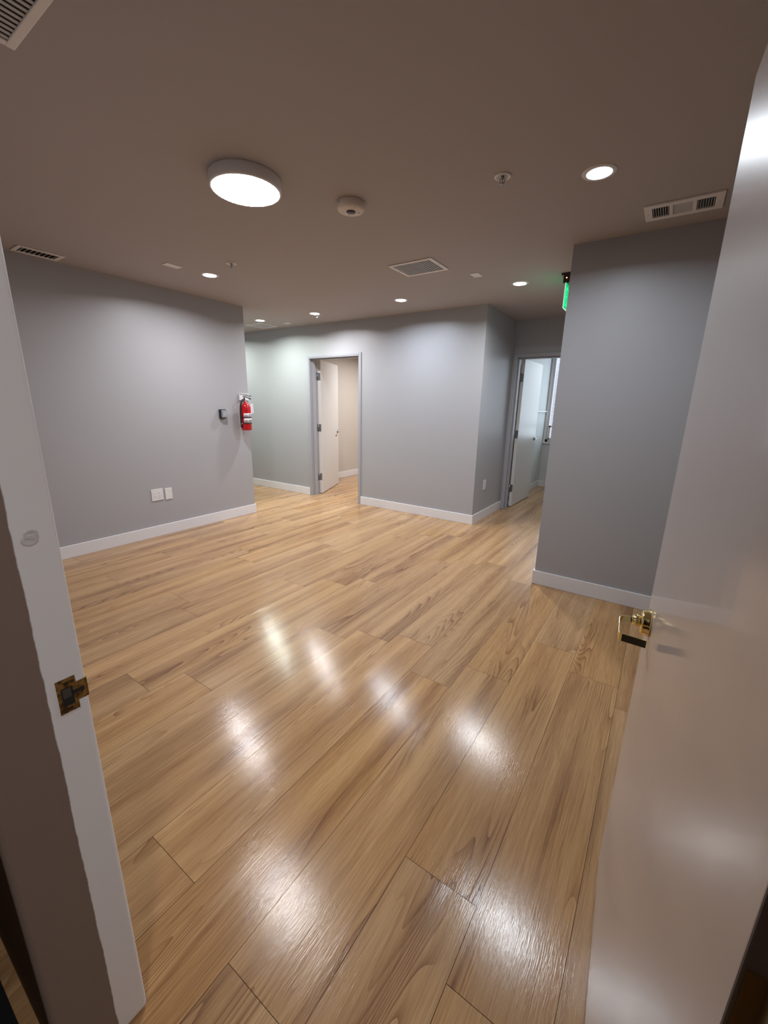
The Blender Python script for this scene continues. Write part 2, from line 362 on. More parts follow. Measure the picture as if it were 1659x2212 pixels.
# ------------------------------------------------------------------ metal door frames
def metal_frame(name, x0, x1, y0, y1, label):
    o = empty(name, ((x0 + x1) / 2, y0, 0)); tag(o, label, 'door frame', kind='structure')
    fw, pr = 0.047, 0.012
    def ring(bm, a, b, ya, yb, top, thick):
        add_box(bm, a, a + thick, ya, yb, 0, top); add_box(bm, b - thick, b, ya, yb, 0, top); add_box(bm, a + thick, b - thick, ya, yb, top - thick, top)
    L0 = o.location
    bm = bmesh.new(); ring(bm, x0 - L0.x, x1 - L0.x, -pr, 0.002, FT, fw - 0.012); obj('face_trim', bm, M['frame'], o, 0.003)
    bm = bmesh.new(); ring(bm, x0 + 0.020 - L0.x, x1 - 0.020 - L0.x, -pr + 0.004, y1 - y0 + pr, FT - 0.020, fw - 0.020); obj('jamb_lining', bm, M['frame'], o, 0.002)
    bm = bmesh.new(); ring(bm, x0 + fw - L0.x, x1 - fw - L0.x, 0.045, y1 - y0 - 0.040, FT - fw, 0.016); obj('stop', bm, M['frame'], o, 0.002)
    return o
metal_frame('trim_2', F1L, F1R, YF, YF + WT, 'grey metal frame around the far doorway')
metal_frame('trim_3', F2L, F2R, YD, YD + 0.16, 'grey metal frame around the daylit doorway on the right')

def lever_set(par, x, y, z, side, mat, length=0.10, toward=-1):
    """lever on a flush leaf lying along local +y; side = direction of the face normal in local x"""
    h = empty('lever_handle', (x, y, z)); h.parent = par
    bm = bmesh.new(); mm = Matrix.Rotation(math.radians(90 * side), 4, 'Y')
    add_lathe(bm, [(0, 0), (0.030, 0), (0.030, 0.006), (0.026, 0.010), (0.012, 0.012), (0.011, 0.040), (0, 0.042)], 28, mm); obj('rose', bm, mat, h)
    bm = bmesh.new(); add_tube(bm, smoothpath([(side * 0.036, 0.008, 0), (side * 0.046, -0.012 * -toward, 0), (side * 0.046, toward * 0.05, 0), (side * 0.044, toward * length, 0)]), 0.0075, 10); obj('lever', bm, mat, h)
    return h
def flush_leaf(name, px, py, ang, label, width=0.915, th=0.045, top=2.072):
    """local +y runs along the leaf from the hinge edge, the face at x=0 looks to +x, thickness to -x"""
    o = tag(empty(name, (px, py, 0), ang), label, 'door', kind='structure')
    bm = bmesh.new(); add_box(bm, -th, 0, 0.0, width, 0.010, top); obj('leaf', bm, M['leaf'], o, 0.0015)
    for z in (0.28, 1.06, 1.83):
        bm = bmesh.new(); add_box(bm, -th + 0.002, -0.004, -0.0025, 0.0, z - 0.055, z + 0.055)
        mm = Matrix.Translation((-th - 0.004, -0.006, 0))
        add_lathe(bm, [(0, z - 0.057), (0.008, z - 0.057), (0.008, z + 0.057), (0, z + 0.057)], 14, mm)
        add_box(bm, -th - 0.006, -th - 0.003, -0.045, -0.004, z - 0.055, z + 0.055)
        obj('hinge', bm, M['hinge'], o)
    lever_set(o, 0.0, width - 0.065, 0.955, 1, M['steel'])
    lever_set(o, -th, width - 0.065, 0.955, -1, M['steel'])
    bm = bmesh.new(); add_box(bm, -th / 2 - 0.012, -th / 2 + 0.012, width, width + 0.0015, 0.90, 1.01); obj('latch_plate', bm, M['steel'], o)
    return o
flush_leaf('door_1', -4.522, 4.925, math.radians(23.9), 'pale flush door standing open inside the far doorway', width=0.93)
flush_leaf('door_2', -1.745, 5.985, math.radians(-0.6), 'pale flush door standing open in the daylit doorway', width=0.915)

# ------------------------------------------------------------------ the doorway one looks through
jl = tag(empty('trim_4', (JL, 0, 0)), 'left door jamb, white paint with a ragged edge over brown', 'door jamb', kind='structure')
bm = bmesh.new(); add_box(bm, -0.02, 0.0, YN0 - 0.002, YN1 + 0.0005, 0.0, 2.12); obj('jamb', bm, M['jamb'], jl, 0.009, 4)
# chip and dent in the white paint
bm = bmesh.new()
for (y, z, r) in ((0.209, 1.222, 0.011), (0.206, 1.212, 0.013), (0.213, 1.217, 0.007)):
    mm = Matrix.Translation((0, y, z)) @ Matrix.Rotation(math.radians(90), 4, 'Y') @ Matrix.Diagonal((1.5 * 0.55, 1, 1, 1))
    add_lathe(bm, [(r, -0.0005), (r * 0.85, 0.0007), (r * 0.6, 0.0008), (r * 0.45, 0.0001), (0, 0.0003)], 20, mm)
obj('filled_hole', bm, newmat('filler', (0.60, 0.58, 0.58), 0.4), jl)['label'] = 'rough patch of filler in the white paint'
# brass strike plate
def poly_plate(bm, pts, x0, x1, mi=0):
    a = [bm.verts.new((x0, y, z)) for y, z in pts]; b = [bm.verts.new((x1, y, z)) for y, z in pts]
    bm.faces.new(a).material_index = mi; bm.faces.new(list(reversed(b))).material_index = mi
    for i in range(len(pts)):
        j = (i + 1) % len(pts); bm.faces.new((a[i], b[i], b[j], a[j])).material_index = mi
sp_ = empty('strike_plate', (0, 0, 0)); sp_.parent = jl
bm = bmesh.new()
z0, z1 = 0.8765, 0.9455; y0, y1 = 0.1985, 0.2285
hy0, hy1, hz0, hz1 = 0.2045, 0.2225, 0.890, 0.927
X_ = 0.0014
add_box(bm, 0.0002, X_, y0, hy0, z0, z1); add_box(bm, 0.0002, X_, hy1, y1, z0, z1)
add_box(bm, 0.0002, X_, hy0, hy1, z0, hz0); add_box(bm, 0.0002, X_, hy0, hy1, hz1, z1)
add_box(bm, 0.0002, X_, y1, 0.2425, 0.893, 0.931)
pts = [(0.2425 + 0.004 * math.sin(a), -0.003 + 0.0045 * math.cos(a)) for a in [i * math.pi / 12 for i in range(7)]]
for (ya, xa), (yb, xb) in zip(pts, pts[1:]):
    add_box(bm, min(xa, xb) - 0.001, max(xa, xb) + 0.0002, ya, yb, 0.893, 0.931)
obj('plate', bm, M['old_brass'], sp_, 0.0003)
bm = bmesh.new(); add_box(bm, 0.0001, 0.0006, hy0, hy1, hz0, hz1)  # jamb has no cavity, a dark panel paints the shade of the hole
add_box(bm, X_, X_ + 0.0002, 0.2225, 0.240, 0.9085, 0.9165)
obj('latch_hole_shade', bm, M['dark'], sp_)['label'] = 'dark panel for the shade in the latch hole'
bm = bmesh.new(); add_box(bm, 0.0006, 0.0011, 0.2065, 0.2195, 0.906, 0.925); obj('latch_tongue', bm, newmat('dirty_metal', (0.10, 0.09, 0.08), 0.5, 0.6), sp_, 0.0003)
for z in (0.936, 0.8835):
    bm = bmesh.new(); mm = Matrix.Translation((X_, 0.2145, z)) @ Matrix.Rotation(math.radians(90), 4, 'Y')
    add_lathe(bm, [(0.0040, 0), (0.0038, 0.0006), (0.0015, 0.0008), (0.001, 0.0002), (0, 0.0002)], 14, mm)
    obj('screw', bm, newmat('dark_screw', (0.10, 0.07, 0.04), 0.4, 1.0), sp_)
bm = bmesh.new(); add_box(bm, 0.0000, 0.0012, 0.1985, 0.2295, 0.8735, 0.8762); add_box(bm, 0, 0.001, 0.2305, 0.2405, 0.882, 0.8828); add_box(bm, 0, 0.001, 0.2305, 0.2405, 0.887, 0.8878)
obj('paint_ridge', bm, M['base'], sp_, 0.0003)

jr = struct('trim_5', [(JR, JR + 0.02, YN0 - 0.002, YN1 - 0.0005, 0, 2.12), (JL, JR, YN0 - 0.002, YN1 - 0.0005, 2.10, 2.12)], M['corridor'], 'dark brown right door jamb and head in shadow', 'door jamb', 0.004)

# the open glossy door: local +y from hinge edge to leading edge, face x=0 looks to -x
LX, LY = 0.035, 1.252; dirx, diry = -0.0582, 0.9983; LW = 0.975
hx, hy = LX - dirx * LW, LY - diry * LW
d3 = tag(empty('door_3', (hx, hy, 0), math.atan2(-dirx, diry)), 'glossy off-white door standing open on the right, close to the viewer', 'door', kind='structure')
bm = bmesh.new(); add_box(bm, 0, 0.045, 0, LW, 0.008, 2.09); obj('leaf', bm, M['gloss'], d3, 0.002, 3)
for z in (0.25, 1.05, 1.85):
    bm = bmesh.new(); add_box(bm, 0.003, 0.042, -0.002, 0, z - 0.05, z + 0.05)
    add_lathe(bm, [(0, z - 0.052), (0.007, z - 0.052), (0.007, z + 0.052), (0, z + 0.052)], 14, Matrix.Translation((0.050, -0.002, 0)))
    obj('hinge', bm, M['brass'], d3)
S0, ZH = LW - 0.115, 0.925
lv = empty('lever_handle', (0, S0, ZH)); lv.parent = d3
bm = bmesh.new(); mm = Matrix.Rotation(math.radians(-90), 4, 'Y')
add_lathe(bm, [(0, 0), (0.034, 0), (0.034, 0.006), (0.032, 0.008), (0.032, 0.017), (0.029, 0.021), (0.018, 0.0225), (0, 0.0225)], 48, mm); obj('rose', bm, M['brass'], lv)
bm = bmesh.new(); add_lathe(bm, [(0.013, 0.020), (0.013, 0.025), (0.016, 0.027), (0.016, 0.032), (0.0125, 0.034), (0.0125, 0.040), (0, 0.041)], 32, mm); obj('neck', bm, M['brass'], lv)
# strap: out from the neck, along the door towards the hinge, and back to the face
def strap(bm, pts, hgt, th, zs):
    pts = [Vector((a, b)) for a, b in pts]
    left, right = [], []
    for i, p in enumerate(pts):
        d = (pts[min(i + 1, len(pts) - 1)] - pts[max(i - 1, 0)]).normalized(); nn = Vector((-d.y, d.x))
        left.append(p + nn * th / 2); right.append(p - nn * th / 2)
    rows = []
    for l, r, z in zip(left, right, zs):
        rows.append([bm.verts.new((l.x, l.y, z - hgt / 2)), bm.verts.new((r.x, r.y, z - hgt / 2)), bm.verts.new((r.x, r.y, z + hgt / 2)), bm.verts.new((l.x, l.y, z + hgt / 2))])
    for a, b in zip(rows, rows[1:]):
        for k in range(4): bm.faces.new((a[k], b[k], b[(k + 1) % 4], a[(k + 1) % 4]))
    bm.faces.new(rows[0]); bm.faces.new(rows[-1])
bm = bmesh.new()
pp = [(-0.036, 0.004), (-0.060, 0.001), (-0.0645, -0.003), (-0.066, -0.010), (-0.066, -0.04), (-0.0655, -0.085), (-0.0640, -0.0925), (-0.0595, -0.096), (-0.035, -0.099), (-0.010, -0.1015)]
strap(bm, pp, 0.019, 0.0045, [-0.004, -0.005, -0.005, -0.005, -0.007, -0.008, -0.008, -0.008, -0.008, -0.008])
obj('lever', bm, M['brass'], lv, 0.0008)
# far side of the same handle
bm = bmesh.new(); mm2 = Matrix.Translation((0.045, 0, 0)) @ Matrix.Rotation(math.radians(90), 4, 'Y')
add_lathe(bm, [(0, 0), (0.034, 0), (0.034, 0.006), (0.032, 0.017), (0.018, 0.0225), (0.0125, 0.03), (0.0125, 0.055), (0, 0.056)], 40, mm2); obj('rose', bm, M['brass'], lv)
bm = bmesh.new(); add_box(bm, 0.010, 0.035, LW, LW + 0.0012, ZH - 0.028, ZH + 0.028); add_box(bm, 0.016, 0.030, LW, LW + 0.009, ZH - 0.009, ZH + 0.009); obj('latch', bm, M['brass'], d3, 0.0005)

# ------------------------------------------------------------------ ceiling lights
def down(x, y, col, s, label, i, group='recessed downlights in the ceiling'):
    o = tag(empty('recessed_downlight', (x, y, H)), label, 'ceiling light', group)
    bm = bmesh.new(); add_lathe(bm, [(0.056, -0.0045), (0.060, -0.0058), (0.074, -0.004), (0.078, -0.0005), (0.078, 0), (0, 0)], 48); obj('trim_ring', bm, M['plate'], o)
    bm = bmesh.new(); add_lathe(bm, [(0, -0.005), (0.03, -0.005), (0.0575, -0.0047), (0.0575, -0.001), (0, -0.001)], 48)
    obj('lens', bm, lamp_mat('downlight_lens_%d' % i, col, LENS * s), o)
    a = bpy.data.lights.new('downlight_beam', 'AREA'); a.shape = 'DISK'; a.size = 0.112; a.energy = DOWN * s; a.color = col; a.spread = math.radians(BEAM)
    ao = bpy.data.objects.new('downlight_beam', a); C.objects.link(ao); ao.location = (x, y, H - 0.0065)
    return o
LTS = [(-0.462, 2.478, (0.84, 0.92, 1.0), 0.7, 'recessed downlight nearest the open white door, at the right'),
       (-1.324, 4.126, (0.94, 0.97, 1.0), 1.0, 'recessed downlight before the daylit doorway passage'),
       (-2.599, 4.120, (0.80, 0.89, 1.0), 0.85, 'recessed downlight over the grey far wall right of the doorway'),
       (-3.909, 4.173, (0.97, 0.98, 1.0), 1.0, 'recessed downlight above the far doorway'),
       (-4.905, 4.141, (0.88, 1.0, 0.92), 1.15, 'recessed downlight in the side hall, beside the square return grille'),
       (-3.614, 2.508, (0.97, 0.96, 1.0), 1.12, 'recessed downlight near the left wall')]
for i, (x, y, c, k, lb) in enumerate(LTS): down(x, y, c, k, lb, i)
down(-6.2, 4.141, (0.90, 1.0, 0.93), 1.1, 'recessed downlight deeper in the side hall', 9, 'downlights inside the side rooms')
down(-4.0, 6.4, (1.0, 0.965, 0.94), 2.5, 'unseen downlight added to brighten the room through the far doorway', 10, 'downlights inside the side rooms')  # added out of view, the room is too dark without it
down(-1.0, 6.9, (0.98, 1.0, 0.90), 0.3, 'unseen downlight added to brighten the daylit room', 11, 'downlights inside the side rooms')  # extra lamp put in out of view to brighten this room

o = tag(empty('flush_ceiling_light', (-1.965, 1.612, H)), 'large round flush ceiling light, lit, with a white rim', 'ceiling light')
bm = bmesh.new(); add_lathe(bm, [(0.160, 0), (0.174, 0), (0.176, -0.004), (0.176, -0.050), (0.173, -0.056), (0.166, -0.058), (0.164, -0.054), (0.0, -0.054)], 72); obj('rim', bm, M['plate'], o)
bm = bmesh.new(); add_lathe(bm, [(0.1635, -0.0545), (0.1635, -0.058), (0.155, -0.060), (0.0, -0.0605)], 72); obj('diffuser', bm, lamp_mat('panel_diffuser', (1.0, 0.975, 0.98), PANEL), o)

o = tag(empty('added_corridor_light', (0.55, -0.65, H)), 'unseen round light added in the corridor to brighten the jamb', 'ceiling light')  # lamp added behind the camera to lift the dark jamb, never in view
bm = bmesh.new(); add_lathe(bm, [(0.150, 0), (0.150, -0.03), (0.142, -0.034), (0.0, -0.034)], 48); obj('rim', bm, M['plate'], o)
bm = bmesh.new(); add_lathe(bm, [(0.139, -0.0345), (0.130, -0.040), (0.0, -0.041)], 48); obj('diffuser', bm, lamp_mat('added_corridor_glow', (1.0, 0.97, 0.95), 44.0), o)

# ------------------------------------------------------------------ ceiling vents
def vent(name, x0, x1, y0, y1, label, border=0.03, n=14, along='y', cat='air vent', dep=0.008):
    cx, cy = (x0 + x1) / 2, (y0 + y1) / 2; hx_, hy_ = (x1 - x0) / 2, (y1 - y0) / 2
    o = tag(empty(name, (cx, cy, H)), label, cat)
    bm = bmesh.new()
    add_box(bm, -hx_, hx_, -hy_, -hy_ + border, -dep, 0); add_box(bm, -hx_, hx_, hy_ - border, hy_, -dep, 0)
    add_box(bm, -hx_, -hx_ + border, -hy_ + border, hy_ - border, -dep, 0); add_box(bm, hx_ - border, hx_, -hy_ + border, hy_ - border, -dep, 0)
    obj('frame', bm, M['vent'], o, 0.003)
    ix, iy = hx_ - border, hy_ - border
    bm = bmesh.new(); add_box(bm, -ix, ix, -iy, iy, -0.0012, 0); obj('backing', bm, M['dark'], o)  # dark sheet under the solid ceiling, painted shade between the slats
    bm = bmesh.new()
    for i in range(n):
        t = (i + 0.5) / n
        if along == 'y':
            x = -ix + 2 * ix * t; wd = ix / n
            mm = Matrix.Translation((x, 0, -0.0030)) @ Matrix.Rotation(math.radians(-8), 4, 'Y'); add_box(bm, -wd * 0.56, wd * 0.38, -iy, iy, -0.0006, 0.0006, mat=mm)
        else:
            y = -iy + 2 * iy * t; wd = iy / n
            mm = Matrix.Translation((0, y, -0.0045)) @ Matrix.Rotation(math.radians(28), 4, 'X'); add_box(bm, -ix, ix, -wd * 0.62, wd * 0.62, -0.0006, 0.0006, mat=mm)
    obj('slats', bm, M['slat'], o)
    return o
v2_ = vent('ceiling_vent', -2.093, -1.699, 3.105, 3.425, 'rectangular slatted ceiling vent in the middle of the ceiling', 0.026, 15)
vent('ceiling_vent', -1.943, -1.53, 0.36, 0.697, 'slatted ceiling vent cut off in the top left corner of the view', 0.026, 15)
vent('ceiling_vent', -4.372, -4.19, 1.315, 1.615, 'small slatted vent at the top of the left wall', 0.03, 8, along='x')
vent('return_grille', -5.365, -5.04, 4.247, 4.575, 'square return grille in the side hall ceiling beside the farthest downlight', 0.02, 18)
for (x, y, o) in ((-2.08, 3.265, v2_), (-1.712, 3.265, v2_)):
    bm = bmesh.new(); add_lathe(bm, [(0, -0.0095), (0.004, -0.009), (0.004, -0.008)], 10, Matrix.Translation((x - v2_.location.x, y - v2_.location.y, 0))); obj('screw', bm, M['dark'], o)
# three-section register on the right
x0, x1, y0, y1 = -0.303, 0.058, 2.982, 3.198
o = tag(empty('ceiling_register', ((x0 + x1) / 2, (y0 + y1) / 2, H)), 'white ceiling register with two louvred ends and a flat middle, above the right wall', 'air vent')
hx_, hy_ = (x1 - x0) / 2, 0.108
bm = bmesh.new(); bd = 0.040
secs = [(-0.143, -0.063), (-0.045, 0.045), (0.063, 0.143)]
add_box(bm, -hx_, hx_, -hy_, -hy_ + bd, -0.010, 0); add_box(bm, -hx_, hx_, hy_ - bd, hy_, -0.010, 0)
ed = [-hx_] + [q for s in secs for q in s] + [hx_]
for i in range(0, len(ed), 2): add_box(bm, ed[i], ed[i + 1], -hy_ + bd, hy_ - bd, -0.010, 0)
obj('frame', bm, M['vent'], o, 0.002)
for i, (a, b) in enumerate(secs):
    if i == 1:
        bm = bmesh.new(); add_box(bm, a, b, -hy_ + bd, hy_ - bd, -0.004, 0); obj('damper_plate', bm, M['slat'], o)
    else:
        bm = bmesh.new(); add_box(bm, a, b, -hy_ + bd, hy_ - bd, -0.001, 0); obj('backing', bm, M['dark'], o)  # black sheet painted in for the shade behind the louvres
        bm = bmesh.new()
        for k in range(7):
            t = a + (b - a) * (k + 0.5) / 7; mm = Matrix.Translation((t, 0, -0.006)) @ Matrix.Rotation(math.radians(58 if i == 0 else -58), 4, 'Y')
            add_box(bm, -0.0042, 0.0042, -hy_ + bd, hy_ - bd, -0.0006, 0.0006, mat=mm)
        obj('louvres', bm, M['slat'], o)
for s in (-1, 1):
    bm = bmesh.new(); add_lathe(bm, [(0, -0.0115), (0.004, -0.011), (0.0045, -0.0098)], 12, Matrix.Translation((s * 0.163, 0, 0))); obj('screw', bm, M['slat'], o)

# cover plates on the ceiling
for (a, b, c, d, lb) in ((-1.606, -1.530, 3.630, 3.745, 'small blank cover plate on the ceiling right of the slatted vent'),
                         (-3.690, -3.610, 2.118, 2.250, 'small blank cover plate on the ceiling left of the left-hand downlight'),
                         (-4.776, -4.665, 4.440, 4.500, 'small blank cover plate on the ceiling of the side hall')):
    bm = bmesh.new(); add_box(bm, -(b - a) / 2, (b - a) / 2, -(d - c) / 2, (d - c) / 2, -0.005, 0)
    q = obj('ceiling_cover_plate', bm, M['vent'], None, 0.002); q.location = ((a + b) / 2, (c + d) / 2, H); tag(q, lb, 'cover plate', 'blank cover plates on the ceiling')

# sprinklers
def sprinkler(x, y, label):
    o = tag(empty('sprinkler_head', (x, y, H)), label, 'sprinkler', 'sprinkler heads in the ceiling')
    bm = bmesh.new(); add_lathe(bm, [(0.028, 0), (0.041, 0), (0.041, -0.003), (0.036, -0.006), (0.029, -0.004), (0.026, -0.001)], 32); obj('escutcheon', bm, M['plate'], o)
    bm = bmesh.new(); add_lathe(bm, [(0.0265, -0.0008), (0, -0.0008)], 24); obj('recess', bm, M['slat'], o)
    bm = bmesh.new(); add_tube(bm, [(0, 0, -0.001), (0, 0, -0.012)], 0.008, 12)
    for s in (-1, 1): add_tube(bm, smoothpath([(s * 0.006, 0, -0.010), (s * 0.013, 0, -0.020), (s * 0.004, 0, -0.032)]), 0.002, 8)
    add_tube(bm, [(0, 0, -0.012), (0, 0, -0.030)], 0.002, 8); obj('frame_arms', bm, M['hinge'], o)
    bm = bmesh.new(); add_lathe(bm, [(0, -0.032), (0.012, -0.032), (0.012, -0.0335), (0, -0.0335)], 20); obj('deflector', bm, M['hinge'], o)
sprinkler(-0.863, 2.273, 'sprinkler head left of the nearest recessed downlight')
sprinkler(-3.167, 2.408, 'sprinkler head beside the left-hand recessed downlight')
sprinkler(-3.955, 4.262, 'sprinkler head just behind the downlight above the far doorway')

# round detector with a dark lens
o = tag(empty('ceiling_detector', (-1.672, 2.098, H)), 'round ivory ceiling detector with a dark blue sensor lens', 'detector')
bm = bmesh.new(); add_lathe(bm, [(0, 0), (0.079, 0), (0.080, -0.004), (0.079, -0.030), (0.071, -0.040), (0.064, -0.043), (0.026, -0.0445), (0, -0.0445)], 56); obj('housing', bm, M['detector'], o)
bm = bmesh.new(); add_lathe(bm, [(0.027, -0.044), (0.025, -0.048), (0.012, -0.051), (0, -0.052)], 32); obj('sensor_lens', bm, M['sensor'], o)
for a, r, s in ((50, 0.045, 0.008), (140, 0.05, 0.004), (-30, 0.052, 0.004), (200, 0.05, 0.0035)):
    bm = bmesh.new(); add_lathe(bm, [(0, -0.0452), (s, -0.0450), (s * 1.1, -0.0438)], 12, Matrix.Translation((r * math.cos(math.radians(a)), r * math.sin(math.radians(a)), 0)))
    obj('indicator_window', bm, M['plate_dim'], o)
bm = bmesh.new(); add_lathe(bm, [(0, 0), (0.0035, 0), (0.0035, 0.002), (0, 0.002)], 12, Matrix.Rotation(math.radians(-108), 4, 'Z') @ Matrix.Translation((0.078, 0, -0.016)) @ Matrix.Rotation(math.radians(90), 4, 'Y')); obj('screw_hole', bm, M['dark'], o)

# ------------------------------------------------------------------ exit sign
ex, ey = -0.897, 4.0
o = tag(empty('exit_sign', (ex, ey, H)), 'green lit acrylic exit sign hanging from the ceiling beside the right wall block', 'exit sign')
bm = bmesh.new(); add_box(bm, -0.040, 0.040, -0.005, 0.33, -0.018, 0); obj('canopy', bm, M['black'], o, 0.003)
bm = bmesh.new(); add_box(bm, -0.024, 0.024, 0.002, 0.32, -0.078, -0.018); obj('housing', bm, M['black'], o, 0.003)
bm = bmesh.new(); add_lathe(bm, [(0, 0.0), (0.005, 0.0), (0.0045, 0.003), (0, 0.004)], 16, Matrix.Translation((0.002, 0.002, -0.040)) @ Matrix.Rotation(math.radians(90), 4, 'X')); obj('indicator_light', bm, M['red_led'], o)
bm = bmesh.new(); add_box(bm, -0.004, 0.004, 0.0, 0.31, -0.268, -0.078)
pn = obj('sign_panel', bm, M['green_panel'], o)
bm = bmesh.new(); add_box(bm, -0.0042, 0.0042, -0.0015, 0.311, -0.271, -0.268); add_box(bm, -0.0042, 0.0042, -0.0004, 0.0, -0.268, -0.078); obj('panel_edge', bm, M['green_edge'], pn)
def letter(bm, ch, y, z, h, w, t, x0, x1):
    if ch in 'EI': 
        if ch == 'E':
            add_box(bm, x0, x1, y, y + t, z, z + h)
            for zz in (z, z + (h - t) / 2, z + h - t): add_box(bm, x0, x1, y + t, y + w, zz, zz + t)
        else: add_box(bm, x0, x1, y + (w - t) / 2, y + (w + t) / 2, z, z + h)
    elif ch == 'T':
        add_box(bm, x0, x1, y, y + w, z + h - t, z + h); add_box(bm, x0, x1, y + (w - t) / 2, y + (w + t) / 2, z, z + h - t)
    elif ch == 'X':
        for s in (1, -1):
            ang = math.atan2(w - t, h) * s; mm = Matrix.Translation((0, y + w / 2, z + h / 2)) @ Matrix.Rotation(-ang, 4, 'X')
            ln = math.hypot(h, w - t); add_box(bm, x0, x1, -t / 2, t / 2, -ln / 2 + 0.004, ln / 2 - 0.004, mat=mm)
for side, xa, xb in ((1, 0.004, 0.0052), (-1, -0.0052, -0.004)):
    bm = bmesh.new()
    seq = 'EXIT'
    for i, ch in enumerate(seq):
        yy = 0.028 + 0.066 * i if side == 1 else 0.310 - 0.028 - 0.056 - 0.066 * i
        if side == 1: letter(bm, ch, yy, -0.245, 0.14, 0.056, 0.016, xa, xb)
        else:
            tmp = bmesh.new(); letter(tmp, ch, 0, -0.245, 0.14, 0.056, 0.016, xa, xb)
            for v_ in tmp.verts: v_.co.y = yy + 0.056 - v_.co.y
            mtmp = bpy.data.meshes.new('tmp'); tmp.to_mesh(mtmp); tmp.free(); bm.from_mesh(mtmp); bpy.data.meshes.remove(mtmp)
    obj('exit_letters', bm, M['green_text'], pn)

# ------------------------------------------------------------------ wall plates
def outlet_slots(bm, y, z, x):
    for s in (-1, 1):
        add_box(bm, x, x + 0.0005, y + s * 0.006 - 0.001, y + s * 0.006 + 0.001, z - 0.001, z + 0.008)
    add_lathe(bm, [(0, 0.0005), (0.0028, 0.0005), (0.0028, 0)], 10, Matrix.Translation((x, y, z - 0.009)) @ Matrix.Rotation(math.radians(90), 4, 'Y'))
o = tag(empty('double_outlet', (XL, 2.2125, 0.455)), 'white four-socket outlet plate low on the left wall', 'outlet')
bm = bmesh.new(); add_box(bm, 0, 0.007, -0.0625, 0.0625, -0.062, 0.062); obj('cover_plate', bm, M['plate'], o, 0.002)
for dy in (-0.023, 0.023):
    bm = bmesh.new(); add_box(bm, 0.007, 0.0085, dy - 0.0165, dy + 0.0165, -0.034, 0.034); rc = obj('receptacle', bm, M['base'], o, 0.001)
    bm = bmesh.new(); outlet_slots(bm, dy, 0.018, 0.0085); outlet_slots(bm, dy, -0.018, 0.0085); obj('slots', bm, M['ink'], rc)
o = tag(empty('blank_wall_plate', (XL, 2.3355, 0.448)), 'white blank wall plate right of the four-socket outlet', 'wall plate')
bm = bmesh.new(); add_box(bm, 0, 0.007, -0.0385, 0.0385, -0.062, 0.062); obj('cover_plate', bm, M['plate'], o, 0.002)
for z in (-0.044, 0.044):
    bm = bmesh.new(); add_lathe(bm, [(0, 0.0012), (0.003, 0.001), (0.003, 0)], 10, Matrix.Translation((0.007, 0, z)) @ Matrix.Rotation(math.radians(90), 4, 'Y')); obj('screw', bm, M['plate_dim'], o)
o = tag(empty('wall_outlet', (XC, 5.075, 0.455)), 'white outlet low on the recess wall by the daylit doorway', 'outlet')
bm = bmesh.new(); add_box(bm, 0, 0.008, -0.040, 0.040, -0.063, 0.063); obj('cover_plate', bm, M['plate'], o, 0.002)
bm = bmesh.new(); add_box(bm, 0.008, 0.0095, -0.0165, 0.0165, -0.034, 0.034); rc = obj('receptacle', bm, M['base'], o, 0.001)
bm = bmesh.new(); outlet_slots(bm, 0, 0.018, 0.0095); outlet_slots(bm, 0, -0.018, 0.0095); obj('slots', bm, M['ink'], rc)
o = tag(empty('wall_outlet', (-1.865, 7.40, 0.50)), 'white outlet on the left wall of the daylit room behind its door edge', 'outlet')
bm = bmesh.new(); add_box(bm, 0, 0.007, -0.037, 0.037, -0.06, 0.06); obj('cover_plate', bm, M['plate'], o, 0.002)

# reader on the left wall
o = tag(empty('wall_reader', (XL, 3.078, 1.291)), 'small black wall box with a grey cover left of the fire extinguisher', 'control box')
bm = bmesh.new(); add_box(bm, 0, 0.030, -0.040, 0.040, -0.053, 0.053); obj('back_box', bm, M['black'], o, 0.003)
bm = bmesh.new(); add_box(bm, 0.030, 0.052, -0.030, 0.034, -0.042, 0.044); cv = obj('cover', bm, M['greyplastic'], o, 0.003)
bm = bmesh.new(); add_box(bm, 0.052, 0.0535, -0.018, 0.026, -0.030, 0.030); obj('face_plate', bm, newmat('grey_face', (0.33, 0.35, 0.37), 0.3), cv, 0.001)

# ------------------------------------------------------------------ fire extinguisher
fx, fy = XL + 0.092, 3.352
o = tag(empty('fire_extinguisher', (fx, fy, 1.095)), 'red fire extinguisher with black hose hanging at the end of the left wall', 'fire extinguisher')
bm = bmesh.new(); add_lathe(bm, [(0, 0.004), (0.050, 0.0), (0.060, 0.003), (0.062, 0.010), (0.062, 0.265), (0.058, 0.290), (0.046, 0.312), (0.030, 0.325), (0.018, 0.331), (0.018, 0.345), (0, 0.345)], 48); obj('cylinder', bm, M['red'], o)
def band(bm, r, z0, z1, a0=None, a1=None, seg=40, th=0.0008):
    a0, a1 = (0, 360) if a0 is None else (a0, a1)
    prev = None
    for i in range(seg + 1):
        a = math.radians(a0 + (a1 - a0) * i / seg); cs, sn = math.cos(a), math.sin(a)
        cur = [bm.verts.new((rr * cs, rr * sn, z)) for rr in (r, r + th) for z in (z0, z1)]
        if prev:
            bm.faces.new((prev[2], cur[2], cur[3], prev[3])).smooth = True; bm.faces.new((prev[1], cur[1], cur[3], prev[3])); bm.faces.new((prev[0], cur[0], cur[2], prev[2]))
        prev = cur
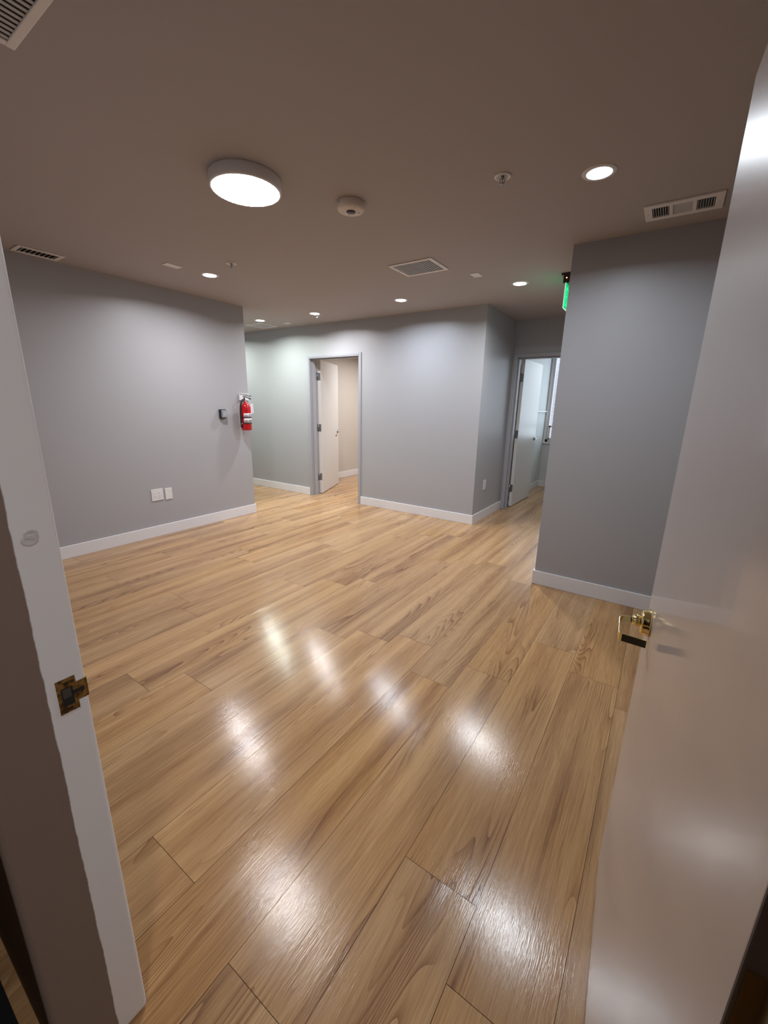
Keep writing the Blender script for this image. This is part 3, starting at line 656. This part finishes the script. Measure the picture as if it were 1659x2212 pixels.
for (za, zb) in ((0.092, 0.150), (0.158, 0.205)):
    bm = bmesh.new(); band(bm, 0.0621, za, zb, -62, 75, th=0.0005); lb_ = obj('label', bm, M['label'], o)
    bm = bmesh.new()
    for k, (aa, ab, dz, hh_) in enumerate(((-5, 22, 0.028, 0.010), (-8, 20, 0.014, 0.004), (-50, -20, 0.020, 0.003), (-50, -22, 0.030, 0.003), (-50, -24, 0.012, 0.003), (26, 40, 0.024, 0.010))):
        if za + dz + hh_ < zb: band(bm, 0.0626, za + dz, za + dz + hh_, aa, ab, seg=8, th=0.0003)
    obj('print', bm, M['ink'], lb_)
for z in (0.148, 0.080):
    bm = bmesh.new(); band(bm, 0.0626, z, z + 0.012, th=0.002); obj('strap', bm, M['black'], o)
bm = bmesh.new(); add_lathe(bm, [(0, 0.343), (0.017, 0.343), (0.017, 0.352), (0.013, 0.356), (0.013, 0.385), (0, 0.388)], 24); obj('valve', bm, M['steel'], o)
bm = bmesh.new()
add_tube(bm, smoothpath([(0, -0.020, 0.385), (0.006, 0.010, 0.392), (0.014, 0.040, 0.388), (0.020, 0.070, 0.372)]), 0.0065, 10); obj('carry_handle', bm, M['black'], o)
bm = bmesh.new(); add_tube(bm, smoothpath([(0, -0.030, 0.402), (0.004, 0.0, 0.410), (0.012, 0.045, 0.413), (0.018, 0.078, 0.411)]), [0.006] * 24 + [0.007] * 1, 10); obj('squeeze_lever', bm, M['black'], o)
bm = bmesh.new(); add_lathe(bm, [(0, 0), (0.012, 0), (0.013, 0.006), (0.011, 0.009), (0, 0.009)], 20, Matrix.Translation((0.013, 0, 0.366)) @ Matrix.Rotation(math.radians(90), 4, 'Y')); obj('pressure_gauge', bm, M['plate'], o)
bm = bmesh.new(); add_tube(bm, smoothpath([(0.006, -0.008, 0.368), (0.016, -0.040, 0.366), (0.012, -0.066, 0.335), (0.004, -0.076, 0.27), (0.0, -0.077, 0.18), (0, -0.076, 0.10), (0, -0.074, 0.07)], 8), 0.010, 12); obj('hose', bm, M['rubber'], o)
bm = bmesh.new(); add_tube(bm, [(0, -0.074, 0.075), (0, -0.074, 0.06), (0, -0.073, 0.030)], [0.011, 0.012, 0.008], 14); obj('nozzle', bm, M['black'], o)
bm = bmesh.new(); add_box(bm, -0.008, 0.012, -0.078, -0.064, 0.080, 0.087); obj('hose_clip', bm, M['plate'], o, 0.001)
bm = bmesh.new(); mm = Matrix.Translation((0.060, 0.046, 0.318)) @ Matrix.Rotation(math.radians(8), 4, 'X') @ Matrix.Rotation(math.radians(6), 4, 'Y')
add_box(bm, -0.0006, 0.0006, -0.021, 0.021, -0.115, 0.0, mat=mm); tg = obj('inspection_tag', bm, newmat('tag_paper', (0.82, 0.78, 0.84), 0.5), o)
bm = bmesh.new(); add_tube(bm, smoothpath([(0.014, 0.006, 0.375), (0.045, 0.030, 0.350), (0.060, 0.046, 0.318)]), 0.0012, 6); obj('tag_string', bm, M['plate'], tg)
# white bracket box above and behind it
o = tag(empty('extinguisher_bracket', (XL, 3.395, 1.512)), 'white mounting box on the wall behind the top of the fire extinguisher', 'bracket')
bm = bmesh.new(); add_box(bm, 0, 0.018, -0.062, 0.070, -0.062, 0.024); add_box(bm, 0, 0.027, -0.060, 0.068, 0.016, 0.024); obj('box', bm, M['base'], o, 0.004)
bm = bmesh.new(); add_tube(bm, [(0.012, 0.0, -0.060), (0.018, 0.0, -0.070), (0.027, 0.0, -0.060)], 0.004, 8); obj('hook', bm, M['steel'], o)
